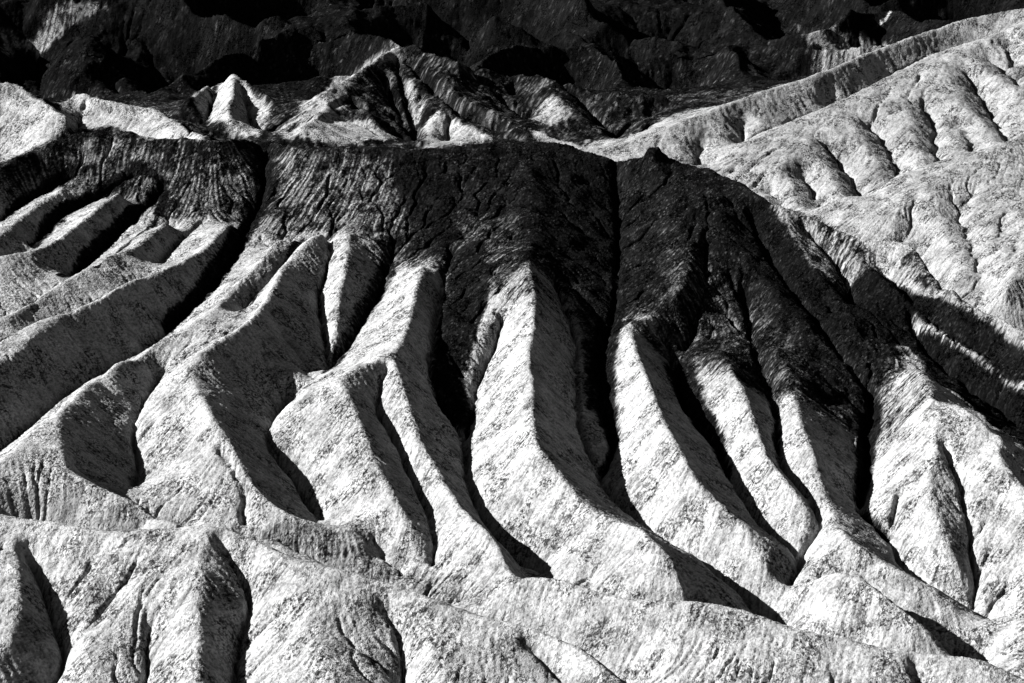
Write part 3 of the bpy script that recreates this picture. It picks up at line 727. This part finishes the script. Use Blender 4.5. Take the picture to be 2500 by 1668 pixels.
def channel(x, y, cell):
    """thin crooked water cuts along the gully floors"""
    m = np.zeros((len(y), len(x)), np.float32)
    rng = np.random.default_rng(5)
    for k, o, P in LINES:
        if k != 'G': continue
        d = np.hypot(np.diff(P[:, 0]), np.diff(P[:, 1])); L = np.concatenate([[0], np.cumsum(d)])
        t = np.arange(0, L[-1], cell * .5)
        ph = rng.uniform(0, 6.28, 6)
        ox = .35 * np.sin(t * .9 + ph[0]) + .22 * np.sin(t * 2.3 + ph[1]) + .12 * np.sin(t * 5.1 + ph[2])
        oy = .35 * np.sin(t * .8 + ph[3]) + .22 * np.sin(t * 2.1 + ph[4])
        i = np.rint((np.interp(t, L, P[:, 0]) + ox - x[0]) / cell).astype(int)
        j = np.rint((np.interp(t, L, P[:, 1]) + oy - y[0]) / cell).astype(int)
        ok = (i >= 0) & (i < len(x)) & (j >= 0) & (j < len(y))
        m[j[ok], i[ok]] = 1
    for P in CUTS:
        i = np.rint((P[:, 0] - x[0]) / cell).astype(int); j = np.rint((P[:, 1] - y[0]) / cell).astype(int)
        ok = (i >= 0) & (i < len(x)) & (j >= 0) & (j < len(y)); m[j[ok], i[ok]] = .6
    return np.clip(blur(m, 1.1) * 2.4, 0, 1)

def erode(H, cell, y, x, seed, ka, amp):
    """run water over the ground: drops follow the slope, gather into rills and cut them"""
    rng = np.random.default_rng(seed + 99)
    jn, inn = H.shape
    H = H.copy()
    N = int(jn * inn * .10)
    tot = np.zeros(H.shape, np.float32)
    rgh = band_noise(H.shape, cell, .5, 3.0, seed + 98) * np.float32(.05 * ka)
    for r, steps in enumerate((26, 40, 50, 60)):
        S = blur(H + rgh, .9)
        gy, gx = np.gradient(S, cell)
        gm = np.hypot(gy, gx) + 1e-5
        uy = (-gy / gm).astype(np.float32).ravel(); ux = (-gx / gm).astype(np.float32).ravel()
        stop = (gm < .12).ravel()
        yf = rng.random(N, dtype=np.float32) * (jn - 3) + 1
        half = (y[np.clip(yf.astype(int), 0, jn - 1)] * math.tan(HFOV / 2) * 1.04 + 14) / cell
        xf = (rng.random(N, dtype=np.float32) - .5) * 2 * half.astype(np.float32) + inn / 2
        ok = (xf > 1) & (xf < inn - 2); yf = yf[ok]; xf = xf[ok].astype(np.float32)
        acc = np.zeros(jn * inn, np.float32)
        for st in range(steps):
            idx = np.rint(yf).astype(np.int32) * inn + np.rint(xf).astype(np.int32)
            acc += np.bincount(idx, minlength=jn * inn).astype(np.float32) * min(1.0, st / 12.0)
            mv = np.where(stop[idx], np.float32(.3), np.float32(1.0))
            yf += uy[idx] * mv; xf += ux[idx] * mv
            np.clip(yf, 1, jn - 3, out=yf); np.clip(xf, 1, inn - 3, out=xf)
        A = blur(np.log1p(acc.reshape(H.shape) / (N * steps / (jn * inn)) * .8), .75)
        sl = np.clip((gm - .1) / .35, 0, 1)
        H -= (np.float32(.17 * ka) * (np.float32(.55) + np.float32(.45) * np.clip((.9 - gm) / .4, 0, 1)) * np.clip(A - .6, 0, 2.2) * sl * amp).astype(np.float32)
        tot += np.clip(A - .7, 0, 2) / 2
    return H, tot / 2

def detail(zone, ya, yb, cell, seed):
    jn = int(round((yb - ya) / cell)) + 1
    half = yb * math.tan(HFOV / 2) * 1.04 + 14
    half = min(half, X1 - 1)
    inx = int(2 * half / cell) + 1
    y = ya + cell * np.arange(jn); x = -half + cell * np.arange(inx)
    jj = ((y - Y0) / CELL)[:, None] + 0 * x[None]; ii = ((x - X0) / CELL)[None] + 0 * y[:, None]
    H = samp(Z, jj, ii); RK = samp(ROCK_SHADE, jj, ii)
    if cell < CELL: H = blur(H, CELL / cell * .55)
    lab = LAB[np.clip(np.rint(jj), 0, ny - 1).astype(int), np.clip(np.rint(ii), 0, nx - 1).astype(int)]
    S = blur(H, 1.2 / cell)
    gy, gx = np.gradient(S, cell)
    gm = np.hypot(gy, gx) + 1e-6
    slope = smooth(.08, .5, gm)
    ux, uy = (gx / gm).astype(np.float32), (gy / gm).astype(np.float32)
    sh = H.shape
    k = cell / .2
    ka = min(k, 1.7)
    ls = 1.0 if zone == 'near' else .5
    fine = lic(band_noise(sh, cell, .20 * k, .6 * k, seed), uy, ux, 3, 1.0)
    dash = lic(band_noise(sh, cell, .34 * k, 1.1 * k, seed + 7), uy, ux, int(5 * ls), 1.0)
    mid = lic(band_noise(sh, cell, .5 * k, 1.6 * k, seed + 1), uy, ux, int(14 * ls), 1.2)
    rough = band_noise(sh, cell, .22 * k, 1.0 * k, seed + 3, .4)
    lump = band_noise(sh, cell, 2.4 * ka, 9.0 * ka, seed + 8, .5)
    mott = band_noise(sh, cell, 1.2 * k, 14.0 * k, seed + 4, .7)
    vein = lic(band_noise(sh, cell, .3 * k, 1.3 * k, seed + 6, .3), uy, ux, 2, 1.0)
    patch = smooth(-.6, 1.2, band_noise(sh, cell, 4.0, 22.0, seed + 5))
    rk = smooth(.3, .7, RK)
    H = H + ka * (.05 + .05 * rk) * lump + .16 * rk * band_noise(sh, cell, 5.0, 22.0, seed + 12)
    H, acc = erode(H, cell, y, x, seed, ka, (1 + .7 * rk) * dict(near=1.15, back=1.5, far=2.2)[zone])
    stain = lic(band_noise(sh, cell, .35 * k, 1.5 * k, seed + 14), uy, ux, int(30 * ls), 1.2)
    pits = smooth(.5, 1.6, dash + .35 * fine)
    H = H + slope * ka * (.025 * fine - .03 * mid - .10 * pits)
    H = H + ka * (.028 + .02 * rk) * rough - (np.where(y < 305, .12, .42)[:, None] if zone == 'near' else .22) * channel(x, y, cell)
    # colour of the ground, painted shade included
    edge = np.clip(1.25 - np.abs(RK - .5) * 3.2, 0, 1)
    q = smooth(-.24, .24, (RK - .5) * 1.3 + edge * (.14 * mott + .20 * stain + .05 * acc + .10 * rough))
    pale = PALE * np.clip(1 + .13 * mott - .85 * pits * (.5 + .5 * patch) - .05 * mid + .06 * rough - .10 * acc, .25, 1.25)  # shade inside the pits is put into the colour
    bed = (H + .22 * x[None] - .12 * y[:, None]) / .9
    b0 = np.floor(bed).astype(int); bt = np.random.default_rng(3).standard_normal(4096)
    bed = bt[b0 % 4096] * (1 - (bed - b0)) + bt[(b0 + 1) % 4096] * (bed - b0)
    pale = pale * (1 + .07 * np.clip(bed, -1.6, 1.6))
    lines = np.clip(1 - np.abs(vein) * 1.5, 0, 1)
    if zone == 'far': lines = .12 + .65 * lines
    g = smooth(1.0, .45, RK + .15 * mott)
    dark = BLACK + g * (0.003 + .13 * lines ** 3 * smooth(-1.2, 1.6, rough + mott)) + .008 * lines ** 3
    hill_shade = blur(np.isin(lab, [IDS.index(o_) for o_ in ('hillA', 'hillB', 'hillC')]).astype(np.float32), 4.0)
    pale = pale * (1 - .2 * hill_shade)                                # grey of the shaded hill faces, put into the colour
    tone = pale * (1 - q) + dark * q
    grit = .45 + .55 * patch
    return x, y, H.astype(np.float32), tone.astype(np.float32), lab, grit.astype(np.float32)

def emit(zone, x, y, H, tone, lab, grit):
    """cut the ground into one mesh per landform"""
    jn, inn = H.shape
    X = np.broadcast_to(x[None], H.shape); Y = np.broadcast_to(y[:, None], H.shape)
    keep = np.abs(X) < Y * math.tan(HFOV / 2) * 1.04 + 14
    kf = keep[:-1, :-1] & keep[1:, 1:] & keep[:-1, 1:] & keep[1:, :-1]
    fl = lab[:-1, :-1]
    idx = np.arange(jn * inn).reshape(jn, inn)
    co = np.stack([X, Y, H], -1).reshape(-1, 3).astype(np.float32)
    tf = tone.ravel(); gf = grit.ravel()
    res = {}
    for li in np.unique(fl[kf]):
        m = kf & (fl == li)
        q = np.stack([idx[:-1, :-1][m], idx[:-1, 1:][m], idx[1:, 1:][m], idx[1:, :-1][m]], 1)
        if len(q) < 60: continue
        u, inv = np.unique(q.ravel(), return_inverse=True)
        res[IDS[li]] = (co[u], inv.reshape(-1, 4), tf[u], gf[u])
    return res

PIECES = {}
for zone, ya, yb, cell, seed in (('near', 246.0, 500.0, .215, 11), ('back', 499.2, 690.0, .4, 31), ('far', 689.0, 850.0, .45, 51)):
    x, y, H, tone, lab, grit = detail(zone, ya, yb, cell, seed)
    for o, d in emit(zone, x, y, H, tone, lab, grit).items():
        PIECES.setdefault(o, []).append(d)
    print(zone, H.shape, time.time() - T0)

def build(name, oid, parent=None, label=None):
    V, Fc, Tn, Gr = [], [], [], []; off = 0
    for co, q, t, gr in PIECES.get(oid, []):
        V.append(co); Fc.append(q + off); Tn.append(t); Gr.append(gr); off += len(co)
    if not V: return None
    V = np.vstack(V); Fc = np.vstack(Fc).astype(np.int32); Tn = np.concatenate(Tn)
    me = bpy.data.meshes.new(name)
    me.vertices.add(len(V)); me.vertices.foreach_set('co', V.ravel())
    me.loops.add(Fc.size); me.loops.foreach_set('vertex_index', Fc.ravel())
    me.polygons.add(len(Fc)); me.polygons.foreach_set('loop_start', np.arange(0, Fc.size, 4, dtype=np.int32))
    me.update(calc_edges=True)
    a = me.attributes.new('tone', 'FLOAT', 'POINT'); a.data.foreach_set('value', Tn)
    a = me.attributes.new('grit', 'FLOAT', 'POINT'); a.data.foreach_set('value', np.concatenate(Gr))
    me.materials.append(MAT)
    o = bpy.data.objects.new(name, me)
    sc.collection.objects.link(o)
    if parent is not None:
        o.parent = parent
    else:
        o['kind'] = 'structure'
    if label: o['label'] = label
    return o

build('foreground_hill', 'front', None, 'pale rounded clay hill filling the lower left, its crest sloping down to the right')
build('near_hill', 'nearhill', None, 'pale clay hill along the bottom right edge with a long smooth crest')
build('wash', 'wash', None, 'narrow shaded dry wash behind the foreground hill')
RIDGE = build('badland_ridge', 'ridge', None, 'long black capped ridge with pale fluted spurs running down towards the viewer')
SPUR = {'spur0': 'small pale spur high on the left under the black cap', 'spur1': 'oblique pale spur with a grey lower face at the left edge',
        'spur2': 'oblique spur with fan of fine rills, second band from the left edge', 'spur3': 'long oblique spur with bright crest reaching the left edge',
        'spur4': 'knobbed spur with dark right flank at lower left', 'spur5': 'broad spur bending down with a deep black right flank',
        'spur5b': 'short bright rounded spur between two dark gullies', 'spur6': 'pale spur whose nose divides above the wash',
        'spur7': 'slender pale spur left of the black debris tongue', 'spur8': 'tall sharp central spur rising to a grey pointed top',
        'spur9': 'pale spur right of the second black debris tongue', 'spur10': 'short pale spur below the mottled black slope',
        'spur11': 'pale spur ending at the small triangular hill', 'spur12': 'broad pale dome on the right with a grey top',
        'spur13': 'bright slope at the right edge beyond a thin crooked gully', 'toe': 'low grey toe of ground beside the wash',
        'lower': 'lower dark ridge line falling to the right edge'}
for sid, lb in SPUR.items():
    build('spur' if sid.startswith('spur') else ('spur_toe' if sid == 'toe' else 'side_ridge'), sid, RIDGE, lb)
build('triangular_hill', 'lowhill', None, 'small triangular grey hill with dark right face at lower right')
build('low_hill', 'lighthill', None, 'low pale hill in front of the triangular hill')
build('bare_hill', 'hillA', None, 'farthest smooth pale hillside sloping up to the right edge')
build('gullied_hill', 'hillB', None, 'pale hillside cut by dark parallel gullies on the right')
build('sharp_hill', 'hillC', None, 'bright sharp edged hill at the right edge in front of the gullied hillside')
build('pale_hill', 'pale', None, 'pale smooth hill behind the black crest at far left')
build('pale_peak', 'pale_peak', None, 'small bright pointed hill behind the black crest')
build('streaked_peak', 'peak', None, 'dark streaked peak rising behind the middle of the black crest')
build('dark_hills', 'dark_back', None, 'dark grey low hills right of the streaked peak')
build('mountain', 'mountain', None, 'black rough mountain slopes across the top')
# desert floor out to the horizon, below everything
me = bpy.data.meshes.new('desert_floor')
n = 24; g = np.linspace(-9000, 9000, n)
vv = [(float(a), float(b) , -40.0) for b in g for a in g]
ff = [(j * n + i, j * n + i + 1, (j + 1) * n + i + 1, (j + 1) * n + i) for j in range(n - 1) for i in range(n - 1)]
me.from_pydata(vv, [], ff)
a = me.attributes.new('tone', 'FLOAT', 'POINT'); a.data.foreach_set('value', np.full(len(vv), .2, np.float32))
me.materials.append(MAT)
o = bpy.data.objects.new('desert_floor', me); sc.collection.objects.link(o); o['kind'] = 'structure'; o['label'] = 'flat desert floor far below the hills'
print('done', time.time() - T0, sum(len(o.data.polygons) for o in bpy.data.objects if o.type == 'MESH'))
